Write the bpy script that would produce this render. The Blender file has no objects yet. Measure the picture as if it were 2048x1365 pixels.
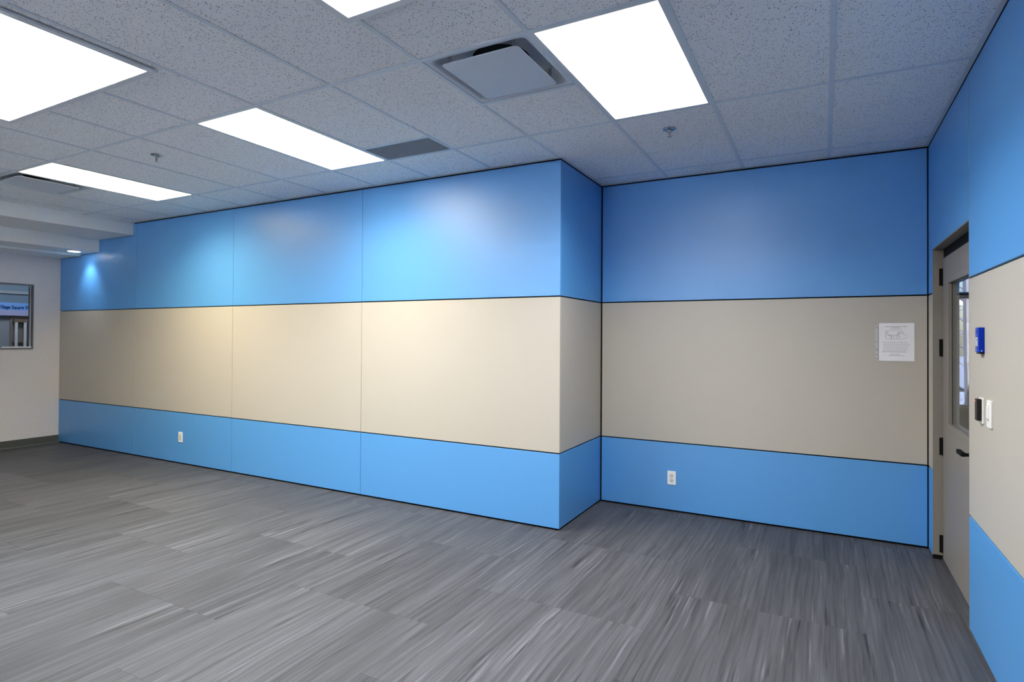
import bpy, bmesh, math, random
from mathutils import Matrix, Vector

random.seed(7)
scene = bpy.context.scene
COL = scene.collection

# ------------------------------------------------------------------ camera
EYE = 1.484
YAW, PITCH, ROLL = 0.492167, 0.009860, 0.006236
cam_data = bpy.data.cameras.new('camera')
cam_data.sensor_fit = 'HORIZONTAL'
cam_data.sensor_width = 36.0
cam_data.lens = 1161.36 / 2048.0 * 36.0
cam_data.shift_y = (662.97 - 682.5) / 2048.0
cam_data.clip_start = 0.02
cam_data.clip_end = 300.0
cam = bpy.data.objects.new('camera', cam_data)
COL.objects.link(cam)
fw = Vector((-math.sin(YAW) * math.cos(PITCH), math.cos(YAW) * math.cos(PITCH), math.sin(PITCH)))
r0 = Vector((math.cos(YAW), math.sin(YAW), 0))
u0 = r0.cross(fw)
rt = r0 * math.cos(ROLL) + u0 * math.sin(ROLL)
up = u0 * math.cos(ROLL) - r0 * math.sin(ROLL)
cam.matrix_world = Matrix(((rt.x, up.x, -fw.x, 0), (rt.y, up.y, -fw.y, 0), (rt.z, up.z, -fw.z, EYE), (0, 0, 0, 1)))
scene.camera = cam

# ------------------------------------------------------------------ world (overcast daylight outside)
world = bpy.data.worlds.new('sky')
scene.world = world
world.use_nodes = True
wn = world.node_tree.nodes
wl = world.node_tree.links
sky = wn.new('ShaderNodeTexSky')
sky.sky_type = 'NISHITA'
sky.sun_disc = False
sky.sun_elevation = math.radians(32)
sky.sun_rotation = math.radians(200)
wn['Background'].inputs['Strength'].default_value = 0.14
wl.new(sky.outputs[0], wn['Background'].inputs['Color'])

# the sun and the windows at the camera's back are added to brighten the ceiling
sun_d = bpy.data.lights.new('added_sun', 'SUN')
sun_d.energy = 25.0
sun_d.angle = math.radians(1.5)
sun_d.color = (1.0, 0.96, 0.90)
added_sun = bpy.data.objects.new('added_sun', sun_d)
added_sun.rotation_euler = Vector((0.15, 0.62, -0.77)).to_track_quat('-Z', 'Y').to_euler()
COL.objects.link(added_sun)

# ------------------------------------------------------------------ exposure
scene.view_settings.view_transform = 'Standard'
scene.view_settings.look = 'None'
scene.view_settings.gamma = 1.0
scene.view_settings.use_curve_mapping = False
scene.view_settings.exposure = 0.10
scene.cycles.use_denoising = True
scene.cycles.use_light_tree = False
scene.cycles.max_bounces = 7
scene.cycles.diffuse_bounces = 5
scene.cycles.caustics_reflective = False
scene.cycles.caustics_refractive = False
scene.cycles.glossy_bounces = 3
scene.cycles.transmission_bounces = 4
scene.cycles.use_adaptive_sampling = True
scene.cycles.adaptive_threshold = 0.06
scene.cycles.sample_clamp_indirect = 40.0

# ceiling fixtures: colour of the lamp, its power in watts, radiance of the lens
L_NEAR1 = ((0.86, 0.92, 1.0), 84.0, 7.5)
L_NEAR0 = ((0.86, 0.92, 1.0), 8.0, 7.5)
L_RIGHT = ((1.0, 0.985, 0.97), 47.0, 7.5)
L_MID = ((1.0, 0.935, 0.78), 40.0, 12.5)
L_FAR = ((1.0, 0.86, 0.56), 42.0, 10.0)
SPREAD = math.radians(145)

# ------------------------------------------------------------------ measured room
ZC = 2.8634                       # ceiling plane
YA, YB, XC = 4.1003, 5.0301, 0.6571   # faces of the panelled walls
XS = -1.780                       # face of the step between them
XD = -9.26                        # left end wall
YF = -3.20                        # wall behind the camera
XSOF = -7.52                      # front of the bulkhead
GX, GY, T = 0.0370, 2.3303, 0.6096
ZU, ZL, ZB = 1.8006, 0.5899, 0.0160   # band joints and bottom of the panels


# ------------------------------------------------------------------ helpers
def link(o, parent=None):
    COL.objects.link(o)
    if parent is not None:
        o.parent = parent
    return o


class MB:
    """collects boxes, prisms and tubes; build() links them as one mesh object"""

    def __init__(self):
        self.v, self.f = [], []

    def add(self, verts, faces):
        n = len(self.v)
        self.v += [tuple(p) for p in verts]
        self.f += [tuple(i + n for i in fc) for fc in faces]
        return self

    def box(self, x0, x1, y0, y1, z0, z1):
        v = [(x0, y0, z0), (x1, y0, z0), (x1, y1, z0), (x0, y1, z0), (x0, y0, z1), (x1, y0, z1), (x1, y1, z1), (x0, y1, z1)]
        f = [(0, 3, 2, 1), (4, 5, 6, 7), (0, 1, 5, 4), (1, 2, 6, 5), (2, 3, 7, 6), (3, 0, 4, 7)]
        return self.add(v, f)

    def prism(self, poly, axis, a, b):
        """poly: 2D points; axis: extrusion axis 0,1,2 from a to b"""
        n = len(poly)

        def put(p, t):
            q = list(p)
            q.insert(axis, t)
            return tuple(q)
        v = [put(p, a) for p in poly] + [put(p, b) for p in poly]
        f = [tuple(range(n)), tuple(range(2 * n - 1, n - 1, -1))]
        f += [(i, i + n, (i + 1) % n + n, (i + 1) % n) for i in range(n)]
        return self.add(v, f)

    def lathe(self, prof, n=24, c=(0, 0, 0), axis=2, close=True):
        """prof: (radius, height) pairs spun about an axis through c"""
        v, f = [], []
        for (r, h) in prof:
            for k in range(n):
                a = 2 * math.pi * k / n
                p = [r * math.cos(a), r * math.sin(a)]
                p.insert(axis, h)
                v.append((p[0] + c[0], p[1] + c[1], p[2] + c[2]))
        m = len(prof)
        for j in range(m - 1):
            for k in range(n):
                k2 = (k + 1) % n
                f.append((j * n + k, j * n + k2, (j + 1) * n + k2, (j + 1) * n + k))
        if close:
            f.append(tuple(range(n - 1, -1, -1)))
            f.append(tuple((m - 1) * n + k for k in range(n)))
        return self.add(v, f)

    def tube(self, pts, r, n=8):
        pts = [Vector(p) for p in pts]
        rr = r if isinstance(r, (list, tuple)) else [r] * len(pts)
        v, f = [], []
        for i, p in enumerate(pts):
            d = (pts[min(i + 1, len(pts) - 1)] - pts[max(i - 1, 0)]).normalized()
            a = d.cross(Vector((0, 0, 1)))
            if a.length < 1e-3:
                a = Vector((1, 0, 0))
            a.normalize()
            b = d.cross(a)
            for k in range(n):
                t = 2 * math.pi * k / n
                v.append(p + (a * math.cos(t) + b * math.sin(t)) * rr[i])
        for i in range(len(pts) - 1):
            for k in range(n):
                k2 = (k + 1) % n
                f.append((i * n + k, i * n + k2, (i + 1) * n + k2, (i + 1) * n + k))
        f.append(tuple(range(n - 1, -1, -1)))
        f.append(tuple((len(pts) - 1) * n + k for k in range(n)))
        return self.add(v, f)

    def mesh(self, name, material, bevel=0.0, segs=2, smooth=False):
        me = bpy.data.meshes.new(name)
        me.from_pydata(self.v, [], self.f)
        bm = bmesh.new()
        bm.from_mesh(me)
        bmesh.ops.recalc_face_normals(bm, faces=bm.faces)
        if bevel > 0:
            es = [e for e in bm.edges if len(e.link_faces) == 2 and e.calc_face_angle(0) > 0.5]
            bmesh.ops.bevel(bm, geom=es, offset=bevel, segments=segs, profile=0.5, affect='EDGES', clamp_overlap=True)
        bm.to_mesh(me)
        bm.free()
        if smooth:
            for p in me.polygons:
                p.use_smooth = True
        me.materials.append(material)
        return me

    def build(self, name, material, parent=None, bevel=0.0, segs=2, loc=None, smooth=False):
        o = bpy.data.objects.new(name, self.mesh(name, material, bevel, segs, smooth))
        if loc is not None:
            o.location = loc
        return link(o, parent)


def tag(o, label, cat, group=None):
    o['label'] = label
    o['category'] = cat
    if group:
        o['group'] = group
    return o


def thing(name, label, cat, loc=(0, 0, 0), group=None, rot=(0, 0, 0)):
    o = bpy.data.objects.new(name, None)
    o.empty_display_size = 0.1
    o.location = loc
    o.rotation_euler = rot
    link(o)
    return tag(o, label, cat, group)


def struct(o):
    o['kind'] = 'structure'
    return o


def rounded(w, h, r, n=6):
    """rounded rectangle outline centred on 0"""
    pts = []
    for cx, cy, a0 in ((w / 2 - r, h / 2 - r, 0), (-w / 2 + r, h / 2 - r, 90), (-w / 2 + r, -h / 2 + r, 180), (w / 2 - r, -h / 2 + r, 270)):
        for k in range(n + 1):
            a = math.radians(a0 + 90 * k / n)
            pts.append((cx + r * math.cos(a), cy + r * math.sin(a)))
    return pts


# ------------------------------------------------------------------ materials
def base_mat(name):
    m = bpy.data.materials.new(name)
    m.use_nodes = True
    nt = m.node_tree
    return m, nt, nt.nodes, nt.links, nt.nodes['Principled BSDF']


def plain(name, col, rough=0.6, spec=0.4, metal=0.0, vary=0.04, scale=30.0, bump=0.0, bscale=400.0):
    m, nt, N, L, P = base_mat(name)
    P.inputs['Roughness'].default_value = rough
    P.inputs['Specular IOR Level'].default_value = spec
    P.inputs['Metallic'].default_value = metal
    tc = N.new('ShaderNodeTexCoord')
    nz = N.new('ShaderNodeTexNoise')
    nz.inputs['Scale'].default_value = scale
    nz.inputs['Detail'].default_value = 3
    L.new(tc.outputs['Object'], nz.inputs['Vector'])
    mx = N.new('ShaderNodeMix')
    mx.data_type = 'RGBA'
    mx.inputs[6].default_value = tuple(c * (1 - vary) for c in col) + (1,)
    mx.inputs[7].default_value = tuple(min(1, c * (1 + vary)) for c in col) + (1,)
    L.new(nz.outputs['Fac'], mx.inputs[0])
    L.new(mx.outputs[2], P.inputs['Base Color'])
    if bump > 0:
        n2 = N.new('ShaderNodeTexNoise')
        n2.inputs['Scale'].default_value = bscale
        n2.inputs['Detail'].default_value = 2
        L.new(tc.outputs['Object'], n2.inputs['Vector'])
        b = N.new('ShaderNodeBump')
        b.inputs['Strength'].default_value = bump
        b.inputs['Distance'].default_value = 0.001
        L.new(n2.outputs['Fac'], b.inputs['Height'])
        L.new(b.outputs['Normal'], P.inputs['Normal'])
    return m


def emitter(name, col, strength):
    m = bpy.data.materials.new(name)
    m.use_nodes = True
    N, L = m.node_tree.nodes, m.node_tree.links
    N.remove(N['Principled BSDF'])
    e = N.new('ShaderNodeEmission')
    e.inputs['Color'].default_value = tuple(col) + (1,)
    e.inputs['Strength'].default_value = strength
    L.new(e.outputs[0], N['Material Output'].inputs['Surface'])
    return m


def glass_mat(name, tint=(0.95, 0.97, 1.0)):
    m = bpy.data.materials.new(name)
    m.use_nodes = True
    N, L = m.node_tree.nodes, m.node_tree.links
    N.remove(N['Principled BSDF'])
    tr = N.new('ShaderNodeBsdfTransparent')
    tr.inputs[0].default_value = tint + (1,)
    gl = N.new('ShaderNodeBsdfGlossy')
    gl.inputs['Roughness'].default_value = 0.02
    fr = N.new('ShaderNodeFresnel')
    fr.inputs[0].default_value = 1.30
    ge = N.new('ShaderNodeNewGeometry')     # reflect at the outer faces only
    fc = N.new('ShaderNodeMath')
    fc.operation = 'SUBTRACT'
    fc.inputs[0].default_value = 1.0
    L.new(ge.outputs['Backfacing'], fc.inputs[1])
    fm_ = N.new('ShaderNodeMath')
    fm_.operation = 'MULTIPLY'
    L.new(fr.outputs[0], fm_.inputs[0])
    L.new(fc.outputs[0], fm_.inputs[1])
    mx = N.new('ShaderNodeMixShader')
    L.new(fm_.outputs[0], mx.inputs[0])
    L.new(tr.outputs[0], mx.inputs[1])
    L.new(gl.outputs[0], mx.inputs[2])
    L.new(mx.outputs[0], N['Material Output'].inputs['Surface'])
    return m


def panel_mat(name, col, rough, spec):
    """vinyl wall covering: fine woven relief, faint mottling"""
    m, nt, N, L, P = base_mat(name)
    P.inputs['Roughness'].default_value = rough
    P.inputs['Specular IOR Level'].default_value = spec
    tc = N.new('ShaderNodeTexCoord')
    n1 = N.new('ShaderNodeTexNoise')
    n1.inputs['Scale'].default_value = 160
    n1.inputs['Detail'].default_value = 4
    L.new(tc.outputs['Object'], n1.inputs['Vector'])
    mx = N.new('ShaderNodeMix')
    mx.data_type = 'RGBA'
    mx.inputs[6].default_value = tuple(c * 0.95 for c in col) + (1,)
    mx.inputs[7].default_value = tuple(min(1, c * 1.05) for c in col) + (1,)
    L.new(n1.outputs['Fac'], mx.inputs[0])
    L.new(mx.outputs[2], P.inputs['Base Color'])
    n2 = N.new('ShaderNodeTexNoise')
    n2.inputs['Scale'].default_value = 420
    n2.inputs['Detail'].default_value = 2
    L.new(tc.outputs['Object'], n2.inputs['Vector'])
    b = N.new('ShaderNodeBump')
    b.inputs['Strength'].default_value = 0.25
    b.inputs['Distance'].default_value = 0.0006
    L.new(n2.outputs['Fac'], b.inputs['Height'])
    L.new(b.outputs['Normal'], P.inputs['Normal'])
    return m


def tile_mat():
    """mineral-fibre ceiling board: pin holes and short fissures"""
    m, nt, N, L, P = base_mat('mineral_fibre')
    P.inputs['Roughness'].default_value = 0.95
    P.inputs['Specular IOR Level'].default_value = 0.1
    tc = N.new('ShaderNodeTexCoord')
    oi = N.new('ShaderNodeObjectInfo')
    sc = N.new('ShaderNodeVectorMath')
    sc.operation = 'MULTIPLY_ADD'
    cmb = N.new('ShaderNodeCombineXYZ')
    mul = N.new('ShaderNodeMath')
    mul.operation = 'MULTIPLY'
    mul.inputs[1].default_value = 37.0
    L.new(oi.outputs['Random'], mul.inputs[0])
    L.new(mul.outputs[0], cmb.inputs[0])
    L.new(mul.outputs[0], cmb.inputs[1])
    L.new(tc.outputs['Object'], sc.inputs[0])
    sc.inputs[1].default_value = (1, 1, 0)
    L.new(cmb.outputs[0], sc.inputs[2])
    # slight warp so that holes are irregular
    nz = N.new('ShaderNodeTexNoise')
    nz.inputs['Scale'].default_value = 140
    L.new(sc.outputs[0], nz.inputs['Vector'])
    wp = N.new('ShaderNodeVectorMath')
    wp.operation = 'MULTIPLY_ADD'
    wp.inputs[1].default_value = (0.006, 0.006, 0)
    L.new(nz.outputs['Color'], wp.inputs[0])
    L.new(sc.outputs[0], wp.inputs[2])
    vo = N.new('ShaderNodeTexVoronoi')
    vo.inputs['Scale'].default_value = 95
    L.new(wp.outputs[0], vo.inputs['Vector'])
    lt = N.new('ShaderNodeMapRange')
    lt.inputs[1].default_value = 0.20
    lt.inputs[2].default_value = 0.30
    lt.inputs[3].default_value = 1.0
    lt.inputs[4].default_value = 0.0
    L.new(vo.outputs['Distance'], lt.inputs[0])
    sx = N.new('ShaderNodeSeparateColor')
    L.new(vo.outputs['Color'], sx.inputs[0])
    gt = N.new('ShaderNodeMath')
    gt.operation = 'GREATER_THAN'
    gt.inputs[1].default_value = 0.42
    L.new(sx.outputs[0], gt.inputs[0])
    ml = N.new('ShaderNodeMath')
    ml.operation = 'MULTIPLY'
    L.new(lt.outputs[0], ml.inputs[0])
    L.new(gt.outputs[0], ml.inputs[1])
    v2 = N.new('ShaderNodeTexVoronoi')
    v2.inputs['Scale'].default_value = 190
    L.new(wp.outputs[0], v2.inputs['Vector'])
    l2 = N.new('ShaderNodeMapRange')
    l2.inputs[1].default_value = 0.18
    l2.inputs[2].default_value = 0.34
    l2.inputs[3].default_value = 0.38
    l2.inputs[4].default_value = 0.0
    L.new(v2.outputs['Distance'], l2.inputs[0])
    mxx = N.new('ShaderNodeMath')
    mxx.operation = 'MAXIMUM'
    L.new(ml.outputs[0], mxx.inputs[0])
    L.new(l2.outputs[0], mxx.inputs[1])
    n3 = N.new('ShaderNodeTexNoise')
    n3.inputs['Scale'].default_value = 260
    n3.inputs['Detail'].default_value = 2
    L.new(sc.outputs[0], n3.inputs['Vector'])
    c1 = N.new('ShaderNodeMix')
    c1.data_type = 'RGBA'
    c1.inputs[6].default_value = (0.87, 0.865, 0.865, 1)
    c1.inputs[7].default_value = (0.94, 0.935, 0.935, 1)
    L.new(n3.outputs['Fac'], c1.inputs[0])
    c2 = N.new('ShaderNodeMix')
    c2.data_type = 'RGBA'
    c2.inputs[7].default_value = (0.13, 0.13, 0.15, 1)
    L.new(mxx.outputs[0], c2.inputs[0])
    L.new(c1.outputs[2], c2.inputs[6])
    L.new(c2.outputs[2], P.inputs['Base Color'])
    return m


def floor_mat():
    """grey resilient tile with drawn-out streaks, different on every tile"""
    m, nt, N, L, P = base_mat('streaked_floor')
    P.inputs['Specular IOR Level'].default_value = 0.25
    tc = N.new('ShaderNodeTexCoord')
    oi = N.new('ShaderNodeObjectInfo')
    wv = N.new('ShaderNodeMath')
    wv.operation = 'MULTIPLY'
    wv.inputs[1].default_value = 61.0
    L.new(oi.outputs['Random'], wv.inputs[0])

    def noise(vec, sx, sy, detail=2.0, rough=0.5, dist=0.0):
        mp = N.new('ShaderNodeMapping')
        mp.inputs['Scale'].default_value = (sx, sy, 1)
        L.new(vec, mp.inputs['Vector'])
        n = N.new('ShaderNodeTexNoise')
        n.noise_dimensions = '4D'
        n.inputs['Scale'].default_value = 1.0
        n.inputs['Detail'].default_value = detail
        n.inputs['Roughness'].default_value = rough
        n.inputs['Distortion'].default_value = dist
        L.new(mp.outputs[0], n.inputs['Vector'])
        L.new(wv.outputs[0], n.inputs['W'])
        return n

    # bend the streaks a little
    wn_ = noise(tc.outputs['Object'], 2.2, 1.3, 1.0)
    sub = N.new('ShaderNodeVectorMath')
    sub.operation = 'SUBTRACT'
    sub.inputs[1].default_value = (0.5, 0.5, 0.5)
    L.new(wn_.outputs['Color'], sub.inputs[0])
    wp = N.new('ShaderNodeVectorMath')
    wp.operation = 'MULTIPLY_ADD'
    wp.inputs[1].default_value = (0.05, 0.0, 0.0)
    L.new(sub.outputs[0], wp.inputs[0])
    L.new(tc.outputs['Object'], wp.inputs[2])
    V = wp.outputs[0]
    broad = noise(V, 9.0, 0.7, 2.0, 0.55)
    mid = noise(V, 55.0, 1.3, 2.0, 0.6)
    fine = noise(V, 230.0, 4.0, 2.0, 0.65)
    dark = noise(V, 30.0, 1.3, 3.0, 0.62)
    lite = noise(V, 38.0, 1.2, 3.0, 0.6)

    def rng(src, a, b, c, d):
        r = N.new('ShaderNodeMapRange')
        r.inputs[1].default_value, r.inputs[2].default_value = a, b
        r.inputs[3].default_value, r.inputs[4].default_value = c, d
        L.new(src, r.inputs[0])
        return r.outputs[0]

    def mul(a, b):
        q = N.new('ShaderNodeMath')
        q.operation = 'MULTIPLY'
        L.new(a, q.inputs[0])
        L.new(b, q.inputs[1])
        return q.outputs[0]
    v = rng(broad.outputs['Fac'], 0.3, 0.7, 0.80, 1.20)
    v = mul(v, rng(mid.outputs['Fac'], 0.28, 0.72, 0.68, 1.36))
    v = mul(v, rng(fine.outputs['Fac'], 0.28, 0.72, 0.84, 1.16))
    v = mul(v, rng(dark.outputs['Fac'], 0.60, 0.70, 1.0, 0.42))
    v = mul(v, rng(lite.outputs['Fac'], 0.59, 0.70, 1.0, 1.8))
    tone = N.new('ShaderNodeTexWhiteNoise')
    tone.noise_dimensions = '1D'
    L.new(wv.outputs[0], tone.inputs['W'])
    v = mul(v, rng(tone.outputs['Value'], 0, 1, 0.86, 1.14))
    colr = N.new('ShaderNodeVectorMath')
    colr.operation = 'SCALE'
    colr.inputs[0].default_value = FLOOR_COL
    L.new(v, colr.inputs['Scale'])
    L.new(colr.outputs[0], P.inputs['Base Color'])
    L.new(rng(fine.outputs['Fac'], 0.3, 0.7, 0.48, 0.62), P.inputs['Roughness'])
    return m


FLOOR_COL = (0.068, 0.0690, 0.0765)
M_BLUE = panel_mat('blue_wall_vinyl', (0.092, 0.335, 0.72), 0.39, 1.0)
M_BEIGE = panel_mat('beige_wall_vinyl', (0.50, 0.465, 0.40), 0.5, 0.5)
M_BLACK = plain('black_backing', (0.006, 0.006, 0.007), 0.8, 0.2)
M_TILE = tile_mat()
M_GRID = plain('grid_white', (0.66, 0.71, 0.76), 0.45, 0.4)
M_WHITE = plain('white_enamel', (0.72, 0.73, 0.75), 0.4, 0.45)
M_PLATE = plain('diffuser_enamel', (0.62, 0.66, 0.72), 0.45, 0.45)
M_PLAST = plain('white_plastic', (0.90, 0.90, 0.87), 0.35, 0.5)
M_IVORY = plain('ivory_plastic', (0.78, 0.74, 0.62), 0.35, 0.5)
M_SLOT = plain('dark_slot', (0.03, 0.03, 0.03), 0.6)
M_FLOOR = floor_mat()
M_SCREED = plain('screed', (0.05, 0.05, 0.05), 0.9)
M_PAINT = plain('off_white_paint', (0.74, 0.69, 0.66), 0.75, 0.2)
M_SOFFIT = plain('soffit_paint', (0.86, 0.84, 0.81), 0.75, 0.2)
M_BASE = plain('grey_rubber_base', (0.085, 0.09, 0.08), 0.5, 0.4)
M_DOOR = plain('grey_door_paint', (0.27, 0.245, 0.215), 0.5, 0.25)
M_FRAME = plain('taupe_frame_paint', (0.25, 0.228, 0.195), 0.45, 0.4)
M_HW = plain('black_hardware', (0.006, 0.006, 0.006), 0.7, 0.12)
M_GLASS = glass_mat('clear_glass')
M_CHROME = plain('chrome', (0.42, 0.46, 0.52), 0.18, 0.5, 1.0)
M_STEEL = plain('brushed_steel', (0.55, 0.56, 0.58), 0.3, 0.5, 1.0)
M_DUCT = plain('dark_duct', (0.02, 0.02, 0.022), 0.8)
M_CORE = plain('grille_grey', (0.42, 0.44, 0.48), 0.5, 0.4)
M_BOXBLUE = plain('royal_blue_plastic', (0.0, 0.030, 0.42), 0.45, 0.15)
M_PRINTBLUE = plain('pale_blue_print', (0.12, 0.24, 0.60), 0.4)
M_PAPER = plain('paper', (0.90, 0.89, 0.90), 0.6, 0.3)
M_INK = plain('grey_ink', (0.22, 0.21, 0.23), 0.7)
M_INKG = plain('green_ink', (0.20, 0.42, 0.20), 0.7)
M_LED = emitter('red_led', (1.0, 0.03, 0.02), 4.0)
M_LEDW = emitter('pale_led', (0.7, 0.85, 1.0), 1.5)
M_SLATE = plain('slate_frame', (0.075, 0.10, 0.15), 0.45, 0.4)
M_SILL = plain('white_sill', (0.75, 0.77, 0.80), 0.5)

# ------------------------------------------------------------------ floor: tiles of 1 m in staggered columns
floor = struct(MB().box(XD - 0.1, 2.3, YF - 0.1, 7.2, -0.10, -0.004).build('floor', M_SCREED))
TW, TL = 0.995, 0.985
tile_cache = {}
ci = -9
while True:
    x0 = -0.800 + ci * TW
    x1 = x0 + TW
    if x0 > XC + 0.05:
        break
    off = 2.45 if ci % 2 == 0 else 2.94
    x0c, x1c = max(x0, XD), min(x1, XC + 0.30)
    if x1c - x0c > 0.02:
        k = -7
        while True:
            y0 = off + k * TL
            y1 = y0 + TL
            if y0 > YB + 0.02:
                break
            y0c, y1c = max(y0, YF), min(y1, YB + 0.02)
            if x1c < XS + 0.05:
                y1c = min(y1c, YA + 0.02)
            if y1c - y0c > 0.02:
                w, l = round(x1c - x0c, 4), round(y1c - y0c, 4)
                if (w, l) not in tile_cache:
                    g = 0.0002
                    tile_cache[(w, l)] = MB().box(-w / 2 + g, w / 2 - g, -l / 2 + g, l / 2 - g, -0.004, 0).mesh('floor_tile', M_FLOOR, 0.0003, 1)
                o = bpy.data.objects.new('floor_tile', tile_cache[(w, l)])
                o.location = ((x0c + x1c) / 2, (y0c + y1c) / 2, 0)
                link(o, floor)
            k += 1
    ci += 1

# ------------------------------------------------------------------ panelled walls
PT = 0.020       # panel thickness
G = 0.005        # half of a band joint
ZTOP = ZC - 0.012

wall_back = MB()
wall_back.box(XD - 0.1, XS - PT, YA + PT, YA + 0.14, 0, ZC + 0.12)
wall_back.box(XS - 0.14, XS - PT, YA + 0.14, YB + 0.16, 0, ZC + 0.12)
wall_back.box(XS - PT, XC + PT, YB + PT, YB + 0.16, 0, ZC + 0.12)
wall_back = struct(wall_back.build('wall_back', M_BLACK))


def panel_x(x0, x1, yf, z0, z1, m, parent):
    """panel whose face looks along -y"""
    return MB().box(x0, x1, yf, yf + PT - 0.001, z0, z1).build('wall_panel', m, parent, 0.0015, 2)


def panel_y(y0, y1, xf, z0, z1, m, parent, d):
    """panel whose face looks along x; d = side on which the backing stands"""
    a, b = sorted((xf, xf + d * (PT - 0.001)))
    return MB().box(a, b, y0, y1, z0, z1).build('wall_panel', m, parent, 0.0015, 2)


joints = [XD + 0.004, -7.440, -5.622, -3.786, XS]
for i in range(4):
    a = joints[i] + (0.0021 if i else 0)
    b = joints[i + 1] - (0.0021 if i < 3 else 0)
    panel_x(a, b, YA, ZB, ZL - G, M_BLUE, wall_back)
    panel_x(a, b, YA, ZL + G, ZU - G, M_BEIGE, wall_back)
    if i:
        panel_x(a, b, YA, ZU + G, ZTOP, M_BLUE, wall_back)
    else:                       # cut round the stepped bulkhead
        poly = [(a, ZU + G), (b, ZU + G), (b, ZTOP), (XSOF + 0.006, ZTOP), (XSOF + 0.006, 2.708), (-8.288, 2.708), (-8.288, 2.546),
                (-8.754, 2.546), (-8.754, 2.521), (a, 2.521)]
        MB().prism(poly, 1, YA, YA + PT - 0.001).build('wall_panel', M_BLUE, wall_back, 0.0015, 2)
# side of the step
for z0, z1, m in ((ZB, ZL - G, M_BLUE), (ZL + G, ZU - G, M_BEIGE), (ZU + G, ZTOP, M_BLUE)):
    panel_y(YA + 0.0206, YB - 0.001, XS, z0, z1, m, wall_back, -1)
# recessed wall
for z0, z1, m in ((ZB, ZL - G, M_BLUE), (ZL + G, ZU - G, M_BEIGE), (ZU + G, ZTOP, M_BLUE)):
    panel_x(XS + 0.012, XC - 0.006, YB, z0, z1, m, wall_back)

# right wall with the doorway
DY0, DY1, DZ = 3.725, 4.846, 2.100
XW = 0.766         # far face of this thin wall
wall_right = MB()
wall_right.box(XC + PT, XW, YF - 0.1, DY0 - 0.035, 0, ZC + 0.12)
wall_right.box(XC + PT, XW, DY1 + 0.035, YB + 0.16, 0, ZC + 0.12)
wall_right.box(XC + PT, XW, DY0 - 0.035, DY1 + 0.035, DZ + 0.035, ZC + 0.12)
wall_right = struct(wall_right.build('wall_right', M_BLACK))
ya, yb = DY0 + 0.0015, YB - 0.008
MB().prism([(ya, DZ + 0.004), (DY1 + 0.005, DZ + 0.004), (DY1 + 0.005, ZU + G), (yb, ZU + G), (yb, ZTOP), (ya, ZTOP)], 0, XC, XC + PT - 0.001).build('wall_panel', M_BLUE, wall_right, 0.0015, 2)
panel_y(DY1 + 0.005, yb, XC, ZL + G, ZU - G, M_BEIGE, wall_right, 1)
panel_y(DY1 + 0.005, yb, XC, ZB, ZL - G, M_BLUE, wall_right, 1)
MB().box(XC - 0.0012, XC + 0.012, DY0 - 0.0014, DY0 + 0.0012, DZ + 0.004, ZTOP).build('edge_trim', M_STEEL, wall_right)
ys = [DY0 - 0.0015, 1.905, 0.08, -1.75, YF + 0.01]
for k in range(4):
    a, b = ys[k + 1] + 0.0015, ys[k] - (0.0015 if k else 0)
    panel_y(a, b, XC, ZU + G, ZTOP, M_BLUE, wall_right, 1)
    panel_y(a, b, XC, ZL + G, ZU - G, M_BEIGE, wall_right, 1)
    panel_y(a, b, XC, ZB, ZL - G, M_BLUE, wall_right, 1)

# wall behind the camera and left end wall with its window opening
FW = [(-7.6, -4.6), (-4.2, -1.2)]  # unseen window openings, added to let daylight brighten the ceiling
FZ0, FZ1 = 0.45, 2.45
wf = MB()
xa = XD - 0.1
for (a, b) in FW:
    wf.box(xa, a, YF - 0.12, YF, 0, ZC + 0.12)
    wf.box(a, b, YF - 0.12, YF, 0, FZ0).box(a, b, YF - 0.12, YF, FZ1, ZC + 0.12)
    xa = b
wf.box(xa, XC + PT, YF - 0.12, YF, 0, ZC + 0.12)
struct(wf.build('wall_front', M_PAINT))
WY0, WY1, WZ0, WZ1 = 2.50, 3.797, 1.283, 2.142
wl_ = MB()
wl_.box(XD - 0.12, XD, YF, WY0, 0, ZC + 0.12)
wl_.box(XD - 0.12, XD, WY1, YA + 0.14, 0, ZC + 0.12)
wl_.box(XD - 0.12, XD, WY0, WY1, 0, WZ0)
wl_.box(XD - 0.12, XD, WY0, WY1, WZ1, ZC + 0.12)
wall_left = struct(wl_.build('wall_left', M_PAINT))
bb = MB()
bb.prism([(XD, 0.0), (XD + 0.020, 0.0), (XD + 0.014, 0.006), (XD + 0.006, 0.016), (XD + 0.005, 0.102), (XD, 0.104)], 1, YF, YA - 0.001)
struct(bb.build('baseboard_left', M_BASE))

# ------------------------------------------------------------------ ceiling
ceiling = struct(MB().box(XD - 0.1, XC + 0.2, YF - 0.1, YB + 0.16, ZC + 0.125, ZC + 0.20).build('ceiling', M_DUCT))
rows = [GY + 1.2192 * k for k in (-4, -3, -2, -1, 0, 1)] + [4.795]
cols = [GX + T * i for i in range(-12, 1)]
ybounds = [YF] + rows + [YB]
xbounds = [XSOF] + cols + [XC]
ct_cache = {}


def ceiling_tile(x0, x1, y0, y1):
    w, l = round(x1 - x0 - 0.010, 4), round(y1 - y0 - 0.010, 4)
    if w < 0.01 or l < 0.01:
        return
    if (w, l) not in ct_cache:
        ct_cache[(w, l)] = MB().box(-w / 2, w / 2, -l / 2, l / 2, 0, 0.016).mesh('ceiling_tile', M_TILE)
    o = bpy.data.objects.new('ceiling_tile', ct_cache[(w, l)])
    o.location = ((x0 + x1) / 2, (y0 + y1) / 2, ZC + 0.004)
    link(o, ceiling)


tee_cache = {}
HW = 0.012


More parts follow.
